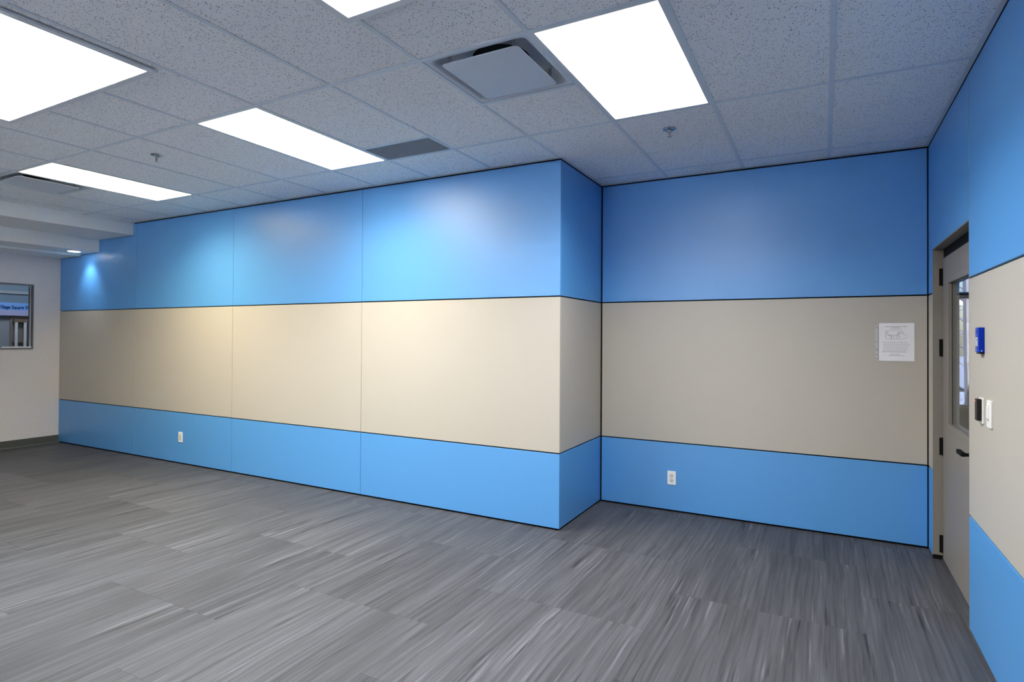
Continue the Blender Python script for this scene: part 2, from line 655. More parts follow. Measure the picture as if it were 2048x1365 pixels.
def tee(x0, x1, y0, y1, name='grid_tee'):
    w, l = round(x1 - x0, 4), round(y1 - y0, 4)
    if (w, l) not in tee_cache:
        tee_cache[(w, l)] = MB().box(-w / 2, w / 2, -l / 2, l / 2, 0, 0.0035).mesh(name, M_GRID)
    o = bpy.data.objects.new(name, tee_cache[(w, l)])
    o.location = ((x0 + x1) / 2, (y0 + y1) / 2, ZC)
    link(o, ceiling)


R0, R1 = GY, GY + 1.2192


def cx_(i):
    return GX + T * i


fixt = {(cx_(-2), R0): 'light', (cx_(-6), R0): 'light', (cx_(-10), R0): 'light', (cx_(-3), R0): 'diff', (cx_(-11), R0): 'diff', (cx_(-5), R0): 'grille'}
for xi in range(len(xbounds) - 1):
    x0, x1 = xbounds[xi], xbounds[xi + 1]
    ymax = YA if x1 < XS + 0.02 else YB
    for yi in range(len(ybounds) - 1):
        y0, y1 = ybounds[yi], min(ybounds[yi + 1], ymax)
        if y1 - y0 < 0.02 or x1 - x0 < 0.02:
            continue
        kind = None
        for (fx, fy), kd in fixt.items():
            if abs(fx - x0) < 0.01 and abs(fy - y0) < 0.01:
                kind = kd
        if kind == 'light':
            pass
        elif kind == 'diff':
            ceiling_tile(x0, x1, y0 + T, y1)
            tee(x0 + HW, x1 - HW, y0 + T - HW, y0 + T + HW)
        elif kind == 'grille':
            ceiling_tile(x0, x1, y0, y1 - T / 2)
            tee(x0 + HW, x1 - HW, y1 - T / 2 - HW, y1 - T / 2 + HW)
        else:
            ceiling_tile(x0, x1, y0, y1)
        # the tee along the right edge of the cell
        if xi < len(xbounds) - 2:
            tee(x1 - HW, x1 + HW, y0 + (HW if yi else 0), y1 - (HW if y1 == ybounds[yi + 1] and yi < len(ybounds) - 2 else 0.0))
for r in rows:
    tee(XSOF if r < YA else XS, XC, r - HW, r + HW)
# wall angles round the edge
ANG = 0.022
for x0, x1, y0, y1 in ((XSOF, XS + ANG, YA - ANG, YA), (XS, XS + ANG, YA, YB), (XS + ANG, XC - ANG, YB - ANG, YB), (XC - ANG, XC, YF, YB)):
    MB().box(x0, x1, y0, y1, ZC - 0.0015, ZC - 0.0001).build('wall_angle', M_GRID, ceiling)
# stepped bulkhead at the left end
MB().box(-8.294, XSOF, YF, YA + PT - 0.002, 2.714, ZC + 0.12).build('soffit', M_SOFFIT, ceiling, 0.003, 2)
MB().box(-8.760, -8.296, YF, YA + PT - 0.002, 2.552, ZC + 0.12).build('soffit', M_SOFFIT, ceiling, 0.003, 2)
MB().box(XD, -8.762, YF, YA + PT - 0.002, 2.527, ZC + 0.12).build('soffit', M_SOFFIT, ceiling, 0.003, 2)


# ------------------------------------------------------------------ ceiling lights
def fixture_lamp(t, w, l, z, lamp):
    d = bpy.data.lights.new('fixture_lamp', 'AREA')
    d.shape = 'RECTANGLE'
    d.size, d.size_y = w, l
    d.color, d.energy = lamp[0], lamp[1]
    d.spread = SPREAD
    o = bpy.data.objects.new('fixture_lamp', d)
    o.location = (0, 0, z)
    link(o, t)


def recessed_light(i, lamp, label):
    x0, x1, y0, y1 = cx_(i) + HW, cx_(i + 1) - HW, R0 + HW, R1 - HW
    cx, cy = (x0 + x1) / 2, (y0 + y1) / 2
    w, l = x1 - x0, y1 - y0
    t = thing('ceiling_light', label, 'ceiling light', (cx, cy, ZC), 'recessed ceiling lights')
    b = 0.013
    fr = MB()
    fr.box(-w / 2, w / 2, -l / 2, -l / 2 + b, -0.0, 0.012).box(-w / 2, w / 2, l / 2 - b, l / 2, -0.0, 0.012)
    fr.box(-w / 2, -w / 2 + b, -l / 2 + b, l / 2 - b, -0.0, 0.012).box(w / 2 - b, w / 2, -l / 2 + b, l / 2 - b, -0.0, 0.012)
    fr.build('frame', M_WHITE, t)
    MB().box(-w / 2 + b, w / 2 - b, -l / 2 + b, l / 2 - b, 0.006, 0.010).build('lens', emitter('lens_glow', lamp[0], lamp[2]), t)
    fixture_lamp(t, w - 2 * b, l - 2 * b, 0.004, lamp)
    MB().box(-w / 2, w / 2, -l / 2, l / 2, 0.0125, 0.08).build('housing', M_WHITE, t)


recessed_light(-2, L_RIGHT, 'bright white ceiling panel light beside the air diffuser, right of the wall corner')
recessed_light(-6, L_MID, 'bright white ceiling panel light touching the grey return grille')
recessed_light(-10, L_FAR, 'bright white ceiling panel light nearest the stepped bulkhead')


def surface_light(x0, x1, y0, y1, lamp, label):
    cx, cy = (x0 + x1) / 2, (y0 + y1) / 2
    w, l = x1 - x0, y1 - y0
    t = thing('surface_light', label, 'ceiling light', (cx, cy, ZC), 'surface-mounted ceiling lights')
    b, z0, z1 = 0.036, -0.014, -0.0026
    fr = MB()
    for s in (-1, 1):
        a = s * l / 2
        c = s * (l / 2 - b)
        fr.prism([(-w / 2, a), (w / 2, a), (w / 2 - b, c), (-w / 2 + b, c)], 2, z0, z1)
        a = s * w / 2
        c = s * (w / 2 - b)
        fr.prism([(a, -l / 2), (a, l / 2), (c, l / 2 - b), (c, -l / 2 + b)], 2, z0, z1)
    fr.build('frame', M_WHITE, t)
    MB().box(-w / 2 + b, w / 2 - b, -l / 2 + b, l / 2 - b, z0 + 0.003, z0 + 0.007).build('lens', emitter('lens_glow', lamp[0], lamp[2]), t)
    fixture_lamp(t, w - 2 * b, l - 2 * b, z0 + 0.001, lamp)
    MB().box(-w / 2 + 0.012, w / 2 - 0.012, -l / 2 + 0.012, l / 2 - 0.012, -0.0024, -0.0003).build('gasket_or_gap_shade', M_BLACK, t)  # black slab standing in for the shadow gap above the frame


s_ = 1 - 0.012 / (ZC - EYE)
surface_light(-4.680 * s_, -3.083 * s_, 0.58, 1.795 * s_, L_NEAR1, 'large framed light panel at the upper left edge, mounted below the grid')
surface_light(-1.849 * s_, -1.20, 0.70, 1.900 * s_, L_NEAR0, 'framed light panel cut off by the top edge, mounted below the grid')


# ------------------------------------------------------------------ air diffusers (square plaque type)
def ring(mb, outlines):
    """skin between successive outlines [(pts2d, z), ...]"""
    n = len(outlines[0][0])
    v = [(p[0], p[1], z) for pts, z in outlines for p in pts]
    f = []
    for j in range(len(outlines) - 1):
        for k in range(n):
            k2 = (k + 1) % n
            f.append((j * n + k, j * n + k2, (j + 1) * n + k2, (j + 1) * n + k))
    return mb.add(v, f)


def air_diffuser(i, label):
    cx, cy = (cx_(i) + cx_(i + 1)) / 2, R0 + T / 2
    t = thing('air_diffuser', label, 'air diffuser', (cx, cy, ZC), 'air diffusers')
    o = T - 2 * HW
    pan = MB()
    prof = [(o, 0.002, 0.004), (o - 0.040, 0.030, 0.003), (o - 0.052, 0.04, 0.010), (o - 0.070, 0.05, 0.030), (o - 0.100, 0.06, 0.055), (o - 0.15, 0.08, 0.072), (0.36, 0.10, 0.078), (0.30, 0.149, 0.080)]
    ring(pan, [(rounded(w, w, r, 6), z) for w, r, z in prof])
    pan.build('pan', M_PLATE, t, smooth=True)
    MB().lathe([(0.15, 0.080), (0.15, 0.115)], 32, close=False).build('neck', M_DUCT, t)
    MB().lathe([(0.001, 0.115), (0.15, 0.115)], 32, close=False).build('damper', M_DUCT, t)
    MB().prism(rounded(0.436, 0.468, 0.022, 6), 2, -0.010, -0.004).build('plaque', M_PLATE, t, 0.0015, 2)
    for sx in (-1, 1):
        for sy in (-1, 1):
            MB().box(sx * 0.185 - 0.010, sx * 0.185 + 0.010, sy * 0.205 - 0.002, sy * 0.205 + 0.002, -0.004, 0.068).box(
                sx * 0.185 - 0.010, sx * 0.185 + 0.010, sy * 0.205 - 0.010, sy * 0.205 + 0.010, -0.004, -0.001).build('hanger', M_STEEL, t)


air_diffuser(-3, 'grey square air diffuser with floating plate beside the right-hand light')
air_diffuser(-11, 'square air diffuser near the bulkhead, its plate seen edge-on beside the far light')

# return grille
gx0, gx1, gy0, gy1 = cx_(-5) + HW, cx_(-4) - HW, R1 - T / 2 + HW, R1 - HW
t = thing('return_grille', 'dark grey eggcrate return air grille in the ceiling', 'air grille', ((gx0 + gx1) / 2, (gy0 + gy1) / 2, ZC))
w, l = gx1 - gx0, gy1 - gy0
fr = MB()
fr.box(-w / 2, w / 2, -l / 2, -l / 2 + 0.006, 0.001, 0.016).box(-w / 2, w / 2, l / 2 - 0.006, l / 2, 0.001, 0.016)
fr.box(-w / 2, -w / 2 + 0.006, -l / 2, l / 2, 0.001, 0.016).box(w / 2 - 0.006, w / 2, -l / 2, l / 2, 0.001, 0.016)
fr.build('frame', M_CORE, t)
core = MB()
nx, ny = 44, 20
for k in range(1, nx):
    x = -w / 2 + w * k / nx
    core.box(x - 0.0009, x + 0.0009, -l / 2 + 0.006, l / 2 - 0.006, 0.003, 0.015)
for k in range(1, ny):
    y = -l / 2 + l * k / ny
    core.box(-w / 2 + 0.006, w / 2 - 0.006, y - 0.0009, y + 0.0009, 0.003, 0.015)
co = core.build('eggcrate_core', M_CORE, t)
co['kind'] = 'stuff'
MB().box(-w / 2, w / 2, -l / 2, l / 2, 0.03, 0.035).build('plenum_back', M_CORE, t)


# ------------------------------------------------------------------ sprinklers
def sprinkler(x, y, label):
    t = thing('fire_sprinkler', label, 'sprinkler', (x, y, ZC + 0.004), 'pendent ceiling sprinklers')
    MB().lathe([(0.0420, 0.0), (0.0415, -0.004), (0.036, -0.0075), (0.026, -0.009), (0.016, -0.006), (0.014, -0.004)], 32).build('escutcheon', M_CHROME, t, smooth=True)
    MB().lathe([(0.0105, -0.003), (0.0105, -0.016), (0.0075, -0.020), (0.006, -0.024)], 16).build('body', M_STEEL, t, smooth=True)
    for s in (-1, 1):
        MB().tube([(0.007 * s, 0, -0.017), (0.013 * s, 0, -0.027), (0.010 * s, 0, -0.040), (0.002 * s, 0, -0.048)], 0.0024, 8).build('frame_arm', M_STEEL, t, smooth=True)
    MB().lathe([(0.0022, -0.022), (0.0026, -0.032), (0.0022, -0.044)], 10).build('bulb', plain('red_bulb', (0.35, 0.02, 0.02), 0.2), t, smooth=True)
    d = MB().lathe([(0.0035, -0.046), (0.0035, -0.0515), (0.005, -0.052), (0.005, -0.0535)], 12)
    d.lathe([(0.006, -0.0520), (0.0145, -0.0525), (0.0145, -0.0540), (0.006, -0.0535)], 24)
    d.build('deflector', M_STEEL, t)


sprinkler(-4.518, 2.626, 'small chrome sprinkler head between the two far light panels')
sprinkler(-0.897, 3.859, 'small chrome sprinkler head in the ceiling right of the corner')

# ------------------------------------------------------------------ downlight in the bulkhead
t = thing('downlight', 'small round recessed downlight under the white stepped bulkhead', 'downlight', (-8.49, 3.905, 2.552))
MB().lathe([(0.062, -0.001), (0.080, -0.0005), (0.082, -0.003), (0.079, -0.005), (0.064, -0.004)], 40, close=False).build('trim_ring', M_WHITE, t, smooth=True)
MB().lathe([(0.0005, -0.0056), (0.066, -0.0056)], 40, close=False).build('lens', emitter('downlight_glow', (0.85, 0.92, 1.0), 22.0), t)
sd = bpy.data.lights.new('downlight_beam', 'SPOT')
sd.energy = 24
sd.color = (0.92, 0.95, 1.0)
sd.spot_size = math.radians(95)
sd.spot_blend = 0.9
sd.shadow_soft_size = 0.05
so = bpy.data.objects.new('downlight_beam', sd)
so.location = (0, 0.03, -0.012)
so.rotation_euler = (math.radians(12), 0, 0)
link(so, t)


# ------------------------------------------------------------------ door
door = bpy.data.objects.new('door_1', None)
door.location = (0, 0, 0)
link(door)
struct(door)
XL = 0.712          # room-side face of the leaf
jf = MB()
jf.box(XC, XW, DY1 - 0.004, DY1 + 0.004, 0.028, DZ + 0.003).box(XC + PT + 0.001, XW, DY1 + 0.004, DY1 + 0.034, 0.0, DZ + 0.034)
jf.build('jamb', M_FRAME, door)
jn = MB()
jn.box(XC + 0.001, XW, DY0 - 0.0, DY0 + 0.008, 0.0, DZ + 0.003).box(XC + PT + 0.001, XW, DY0 - 0.034, DY0, 0.0, DZ + 0.034)
jn.build('jamb', M_FRAME, door)
hd = MB()
hd.box(XC, XW, DY0 + 0.008, DY1 - 0.004, DZ - 0.004, DZ + 0.003).box(XC + PT + 0.001, XW, DY0, DY1 + 0.004, DZ + 0.003, DZ + 0.034)
hd.build('door_head', M_FRAME, door)
MB().box(XL + 0.006, XL + 0.05, DY0 + 0.03, DY1 - 0.006, 2.033, DZ - 0.005).build('head_filler', M_HW, door)
MB().box(XC, XL - 0.006, DY1 - 0.010, DY1 + 0.003, 0.0, 0.026).build('jamb_foot', M_HW, door)
ly0, ly1, lz0, lz1 = DY0 + 0.012, DY1 - 0.018, 0.010, 2.031
oy0, oy1, oz0, oz1 = 3.985, 4.602, 0.935, 1.858
lf = MB()
lf.box(XL, XL + 0.045, ly0, oy0, lz0, lz1).box(XL, XL + 0.045, oy1, ly1, lz0, lz1)
lf.box(XL, XL + 0.045, oy0, oy1, lz0, oz0).box(XL, XL + 0.045, oy0, oy1, oz1, lz1)
leaf = lf.build('door_leaf', M_DOOR, door)
MB().box(XL + 0.004, XL + 0.05, ly1 + 0.001, DY1 - 0.0045, lz0, lz1).build('hinge_gap_shade', M_HW, door)  # black strip standing in for the shade in the hinge gap
for xa, xb, nm in ((XL - 0.007, XL + 0.0105, 'glazing_bead'), (XL + 0.0155, XL + 0.050, 'glazing_bead')):
    bd = MB()
    e, i_ = 0.024, 0.010
    front = xa < XL
    for (ya_, yb_, za, zb) in ((oy1 - i_, oy1 + e, oz0 - e, oz1 + e), (oy0 - e, oy0 + i_, oz0 - e, oz1 + e), (oy0 + i_, oy1 - i_, oz1 - i_, oz1 + e), (oy0 + i_, oy1 - i_, oz0 - e, oz0 + i_)):
        if front:
            bd.box(xa, XL - 0.0002, ya_, yb_, za, zb)
        else:
            bd.box(XL + 0.0452, xb, ya_, yb_, za, zb)
    for (ya_, yb_, za, zb) in ((oy1 - i_, oy1 - 0.0002, oz0, oz1), (oy0 + 0.0002, oy0 + i_, oz0, oz1), (oy0 + i_, oy1 - i_, oz1 - i_, oz1 - 0.0002), (oy0 + i_, oy1 - i_, oz0 + 0.0002, oz0 + i_)):
        bd.box(XL - 0.0002 if front else xa, xb if front else XL + 0.0452, ya_, yb_, za, zb)
    bd.build(nm, M_FRAME, leaf)
MB().box(XL + 0.0108, XL + 0.0152, oy0 + 0.001, oy1 - 0.001, oz0 + 0.001, oz1 - 0.001).build('pane', M_GLASS, leaf)
gk = MB()
gk.box(XL + 0.0108, XL + 0.0152, oy1 - 0.0125, oy1 - 0.0102, oz0 + 0.012, oz1 - 0.012).box(XL + 0.0108, XL + 0.0152, oy0 + 0.0102, oy0 + 0.0125, oz0 + 0.012, oz1 - 0.012)
gk.build('gasket_or_gap_shade', M_HW, leaf)
for zc in (1.908, 1.429, 0.763, 0.106):
    hb = MB()
    hb.box(XL - 0.019, XL - 0.001, DY1 - 0.0075, DY1 - 0.0042, zc - 0.058, zc + 0.058)
    for q in range(5):
        hb.lathe([(0.0062, zc - 0.058 + q * 0.0235), (0.0062, zc - 0.058 + q * 0.0235 + 0.022)], 12, (XL - 0.004, DY1 - 0.010, 0))
    hb.build('hinge', M_HW, door)
hz = 0.873
hl = MB()
hl.lathe([(0.026, 0.0), (0.026, -0.008), (0.012, -0.011), (0.0095, -0.014), (0.0095, -0.050)], 20, (XL, 3.862, hz), axis=0)
hl.prism([(3.852, hz - 0.010), (3.985, hz - 0.012), (3.988, hz + 0.006), (3.980, hz + 0.010), (3.852, hz + 0.011)], 0, XL - 0.066, XL - 0.048)
hl.build('lever_handle', M_HW, leaf)

# ------------------------------------------------------------------ wall outlets
def outlet(x, z, yw, label, body, style):
    t = thing('wall_outlet', label, 'wall outlet', (x, yw, z), 'wall outlets')
    MB().prism(rounded(0.071, 0.116, 0.004, 3), 1, -0.006, -0.0002).build('cover_plate', body, t, 0.0018, 2)
    if style == 'duplex':
        for s in (-1, 1):
            zc = s * 0.0195
            pts = []
            for k in range(24):
                a = 2 * math.pi * k / 24
                pts.append((0.0172 * math.cos(a), zc + max(-0.0138, min(0.0138, 0.0172 * math.sin(a)))))
            f = MB().prism(pts, 1, -0.0085, -0.0055).build('receptacle', plain('receptacle_white', (0.66, 0.66, 0.65), 0.4), t)
            sl = MB()
            sl.box(-0.0072, -0.0052, -0.0088, -0.0083, zc - 0.001, zc + 0.008).box(0.0052, 0.0072, -0.0088, -0.0083, zc - 0.001, zc + 0.007)
            sl.lathe([(0.0026, -0.0088), (0.0026, -0.0083)], 10, (0, 0, zc - 0.0075), axis=1)
            sl.build('slot', M_SLOT, f)
    else:
        ins = MB().box(-0.0168, 0.0168, -0.0082, -0.0055, -0.0335, 0.0335).build('insert', plain('insert_ivory', (0.55, 0.46, 0.30), 0.4), t)
        for s in (-1, 1):
            zc = s * 0.016
            f = MB().prism([(-0.012, zc - 0.011), (0.012, zc - 0.011), (0.013, zc + 0.006), (0.008, zc + 0.012), (-0.008, zc + 0.012), (-0.013, zc + 0.006)], 1, -0.0096, -0.0080).build('receptacle', M_IVORY, t)
            sl = MB()
            sl.box(-0.0068, -0.0050, -0.0099, -0.0094, zc - 0.001, zc + 0.007).box(0.0050, 0.0068, -0.0099, -0.0094, zc - 0.001, zc + 0.006)
            sl.lathe([(0.0024, -0.0099), (0.0024, -0.0094)], 10, (0, 0, zc - 0.0070), axis=1)
            sl.build('slot', M_SLOT, f)
    MB().lathe([(0.0030, -0.0072), (0.0030, -0.0055)], 10, axis=1).build('screw', M_STEEL, t)


outlet(-1.140, 0.289, YB, 'white duplex outlet on the recessed blue wall panel', M_PLAST, 'duplex')
outlet(-6.514, 0.308, YA, 'white outlet with ivory insert low on the long blue wall', M_PLAST, 'decora')

# ------------------------------------------------------------------ notice in a plastic sleeve
t = thing('wall_notice', 'printed white notice in a punched plastic sleeve on the beige wall', 'notice', (0.4675, YB, 1.4645))
MB().box(-0.1085, 0.1085, -0.0022, -0.0012, -0.1385, 0.1385).build('paper', M_PAPER, t)
sl = MB()
sl.box(-0.112, 0.1105, -0.0010, -0.0003, -0.141, 0.140)
sl.build('sleeve_back', plain('sleeve_plastic', (0.30, 0.30, 0.31), 0.25), t)
st = MB()
zs = [0.135, 0.095, 0.012, -0.030, -0.072, -0.100, -0.1385]
st.prism([(-0.1285, 0.118), (-0.119, 0.122), (-0.1165, 0.139), (-0.1160, -0.128), (-0.1130, -0.140), (-0.1190, -0.138), (-0.1270, -0.118)], 1, -0.0014, -0.0004)
strip = st.build('punched_strip', plain('sleeve_strip', (0.62, 0.63, 0.62), 0.3), t)
for zz in (0.104, 0.0, -0.093, -0.122):
    MB().lathe([(0.0032, -0.0018), (0.0032, -0.0015)], 12, (-0.1225 + (0.002 if zz < -0.05 else 0), 0, zz), axis=1).build('punch_hole', M_SLOT, strip)
MB().box(-0.1225, -0.1185, -0.0018, -0.0015, -0.068, -0.048).build('strip_mark', M_INK, strip)
pr = MB()


def bar(x0, x1, z, h=0.0020):
    pr.box(x0, x1, -0.0026, -0.0023, z - h / 2, z + h / 2)


def words_line(x0, x1, z, h=0.0020):
    x = x0
    while x < x1 - 0.002:
        wl = random.uniform(0.004, 0.016)
        bar(x, min(x + wl, x1), z, h)
        x += wl + 0.0022


words_line(-0.070, 0.062, 0.112, 0.0030)
words_line(-0.030, 0.022, 0.104, 0.0026)
words_line(-0.038, 0.034, 0.095, 0.0020)
for z, a, b in ((-0.003, -0.088, 0.068), (-0.016, -0.080, 0.080), (-0.028, -0.080, 0.078), (-0.041, -0.080, 0.068), (-0.053, -0.080, 0.070), (-0.065, -0.086, 0.064), (-0.072, -0.090, 0.060)):
    words_line(a, b, z, 0.0021)
words_line(-0.036, 0.022, -0.090, 0.0022)
words_line(-0.048, 0.044, -0.099, 0.0024)
# floor plan: outer walls, rooms, curved bay
for x0, x1, z in ((-0.066, 0.030, 0.082), (-0.062, 0.020, 0.022), (-0.050, 0.016, 0.050), (-0.066, -0.040, 0.052)):
    bar(x0, x1, z, 0.0014)
for x, z0, z1 in ((-0.066, 0.022, 0.082), (-0.056, 0.054, 0.078), (-0.032, 0.022, 0.050), (-0.016, 0.028, 0.050), (0.002, 0.022, 0.050), (0.016, 0.026, 0.050), (0.014, 0.052, 0.082), (0.028, 0.060, 0.082), (0.040, 0.056, 0.080)):
    pr.box(x - 0.0008, x + 0.0008, -0.0026, -0.0023, z0, z1)
arc = [(0.020 + 0.044 * math.cos(a), 0.040 + 0.020 * math.sin(a)) for a in [math.radians(d) for d in range(-90, 61, 15)]]
for p, q in zip(arc[:-1], arc[1:]):
    pr.prism([p, q, (q[0], q[1] + 0.0014), (p[0], p[1] + 0.0014)], 1, -0.0026, -0.0023)
for x0, x1, z in ((0.018, 0.038, 0.066), (-0.058, -0.044, 0.066)):
    bar(x0, x1, z, 0.0012)
pr.build('printing', M_INK, t)['kind'] = 'stuff'
gp = MB()
for x0, x1, z0, z1 in ((-0.050, -0.034, 0.044, 0.047), (-0.033, -0.029, 0.028, 0.046), (0.010, 0.020, 0.060, 0.063), (0.006, 0.009, 0.054, 0.066), (-0.004, 0.004, 0.046, 0.0485), (0.014, 0.022, 0.040, 0.043)):
    gp.box(x0, x1, -0.0028, -0.0025, z0, z1)
gp.build('green_printing', M_INKG, t)['kind'] = 'stuff'

# ------------------------------------------------------------------ devices on the right wall
# blue box
t = thing('blue_wall_box', 'royal blue plastic box with white sticker on the beige right wall', 'wall box', (XC, 3.431, 1.484))
MB().box(-0.0215, -0.0003, -0.036, 0.036, -0.058, 0.058).build('casing', M_BOXBLUE, t, 0.0015, 2)
MB().prism(rounded(0.036, 0.042, 0.004, 4), 0, -0.0222, -0.0217, ).build('sticker', M_PLAST, t, loc=(0, 0.006, -0.010))
mk = MB()
for z0, z1, a, b in ((0.010, 0.018, -0.006, 0.004), (0.004, 0.009, -0.004, 0.002), (-0.004, 0.000, -0.006, 0.005), (-0.011, -0.008, -0.007, 0.006), (-0.017, -0.014, -0.007, 0.006), (-0.024, -0.0225, -0.012, 0.014)):
    mk.box(-0.0226, -0.0223, a + 0.002, b + 0.006, z0 - 0.012, z1 - 0.012)
mk.build('sticker_marks', M_SLOT, t)['kind'] = 'stuff'
gr = MB()
gr.prism([(0.022, 0.056), (0.004, 0.056), (0.006, 0.036)], 0, -0.0221, -0.0217)
for z in (0.030, 0.026, 0.022, 0.018, 0.014, -0.037, -0.041, -0.045, -0.049, -0.053):
    gr.box(-0.0221, -0.0217, -0.006, 0.022, z - 0.0012, z + 0.0012)
gr.build('printed_marks', M_PRINTBLUE, t)['kind'] = 'stuff'
MB().box(-0.0125, -0.0105, -0.0368, -0.0362, -0.053, -0.049).build('indicator', M_LEDW, t)
MB().box(-0.018, -0.001, -0.030, 0.030, -0.066, -0.0582).build('mount_shadow', M_SLOT, t)  # dark block standing in for the shadow under the casing

# card reader on a white plate
t = thing('card_reader', 'slim black card reader with red light on a white plate', 'card reader', (XC, 3.4435, 1.1525))
MB().prism(rounded(0.073, 0.119, 0.004, 3), 0, -0.006, -0.0003).build('back_plate', M_PLAST, t, 0.0015, 2)
MB().prism([(-0.0062, -0.021), (-0.020, -0.021), (-0.0235, -0.015), (-0.0235, 0.027), (-0.020, 0.031), (-0.0062, 0.031)], 2, -0.047, 0.054).build('casing', plain('reader_black', (0.006, 0.006, 0.006), 0.35), t, 0.0012, 2)
MB().box(-0.0240, -0.0234, 0.018, 0.024, 0.041, 0.046).build('status_light', M_LED, t)

# dimmer switch
t = thing('light_switch', 'white dimmer switch with raised paddle beside the black card reader', 'light switch', (XC, 3.290, 1.1525))
MB().prism(rounded(0.078, 0.122, 0.004, 3), 0, -0.007, -0.0003).build('cover_plate', M_PLAST, t, 0.0018, 2)
MB().box(-0.0095, -0.0065, -0.017, 0.017, -0.034, 0.047).build('insert', M_PLAST, t, 0.001, 1)
MB().prism([(-0.0096, 0.045), (-0.0110, 0.045), (-0.0135, 0.030), (-0.0140, 0.002), (-0.0145, -0.016), (-0.0125, -0.020), (-0.0096, -0.020)], 1, -0.014, 0.014).build('paddle', M_PLAST, t, 0.0008, 1)
MB().box(-0.0105, -0.0094, -0.010, 0.008, -0.0275, -0.0245).build('slider_slot', M_SLOT, t)

# ------------------------------------------------------------------ window in the left wall and the corridor behind it
w1 = bpy.data.objects.new('window_1', None)
w1.location = (0, 0, 0)
link(w1)
struct(w1)
fm = MB()
fd0, fd1, fb = XD - 0.10, XD + 0.010, 0.016
fm.box(fd0, fd1, WY0 + 0.001, WY0 + fb, WZ0 + 0.001, WZ1 - 0.001).box(fd0, fd1, WY1 - fb, WY1 - 0.001, WZ0 + 0.001, WZ1 - 0.001)
fm.box(fd0, fd1, WY0 + fb, WY1 - fb, WZ0 + 0.001, WZ0 + fb).box(fd0, fd1, WY0 + fb, WY1 - fb, WZ1 - fb, WZ1 - 0.001)
M_ALU = plain('grey_aluminium', (0.16, 0.17, 0.17), 0.4, 0.5)
fm.build('window_frame', M_ALU, w1)
fi = MB()
a, b, c = XD - 0.055, XD - 0.030, 0.008
fi.box(a, b, WY1 - fb - c, WY1 - fb - 0.0005, WZ0 + fb, WZ1 - fb).box(a, b, WY0 + fb + 0.0005, WY0 + fb + c, WZ0 + fb, WZ1 - fb)
fi.box(a, b, WY0 + fb + c, WY1 - fb - c, WZ1 - fb - c, WZ1 - fb - 0.0005).box(a, b, WY0 + fb + c, WY1 - fb - c, WZ0 + fb + 0.0005, WZ0 + fb + c)
fi.build('inner_frame', M_SILL, w1)
MB().box(XD - 0.046, XD - 0.041, WY0 + fb + c, WY1 - fb - c, WZ0 + fb + c, WZ1 - fb - c).build('pane', M_GLASS, w1)
MB().box(XD - 0.0405, XD - 0.005, 3.47, WY1 - fb - 0.001, WZ0 + fb + 0.0005, WZ0 + fb + 0.020).build('white_stop', M_SILL, w1)

for wi, (a, b) in enumerate(FW):  # unseen windows behind the camera, added for daylight on the ceiling
    added_win = bpy.data.objects.new('window_%d' % (wi + 3), None)
    link(added_win)
    struct(added_win)
    q = MB()
    for x in (a + 0.001, a + (b - a) / 3 - 0.02, a + 2 * (b - a) / 3 - 0.02, b - 0.041):
        q.box(x, x + 0.04, YF - 0.09, YF - 0.03, FZ0 + 0.001, FZ1 - 0.001)
    for z in (FZ0 + 0.001, FZ1 - 0.041):
        q.box(a + 0.041, b - 0.041, YF - 0.088, YF - 0.032, z, z + 0.04)
    q.build('window_frame', M_SLATE, added_win)
    for k in range(3):
        x0_ = a + k * (b - a) / 3 + (0.042 if k == 0 else 0.021)
        x1_ = a + (k + 1) * (b - a) / 3 - (0.042 if k == 2 else 0.021)
        MB().box(x0_, x1_, YF - 0.063, YF - 0.057, FZ0 + 0.042, FZ1 - 0.042).build('pane', M_GLASS, added_win)
CX = -11.5
M_COR = plain('corridor_paint', (0.30, 0.33, 0.36), 0.7)
M_CORB = plain('corridor_blue_grey', (0.16, 0.23, 0.30), 0.7)
cw = MB().box(CX - 0.12, CX, 1.0, 8.0, 0, 3.0).build('wall_corridor', M_COR)
struct(cw)
MB().box(CX, CX + 0.012, 1.0, 8.0, 1.985, 2.60).build('wall_band', M_CORB, cw)
MB().box(CX, CX + 0.03, 1.0, 8.0, 2.128, 2.172).build('picture_rail', M_COR, cw)
struct(MB().box(CX - 0.12, XD - 0.12, 1.0, 8.0, -0.10, 0.0).build('floor_corridor', M_BASE))
struct(MB().box(CX - 0.12, XD - 0.12, 1.0, 8.0, 3.0, 3.1).build('ceiling_corridor', M_SOFFIT))
struct(MB().box(CX - 0.12, XD - 0.12, 0.9, 1.0, 0, 3.0).build('wall_corridor_near', M_COR))
struct(MB().box(CX - 0.12, XD - 0.12, 8.0, 8.1, 0, 3.0).build('wall_corridor_far', M_COR))
struct(MB().box(XD - 0.12, XD - 0.10, YA + 0.14, 8.1, 0, 3.0).build('wall_corridor_side', M_COR))

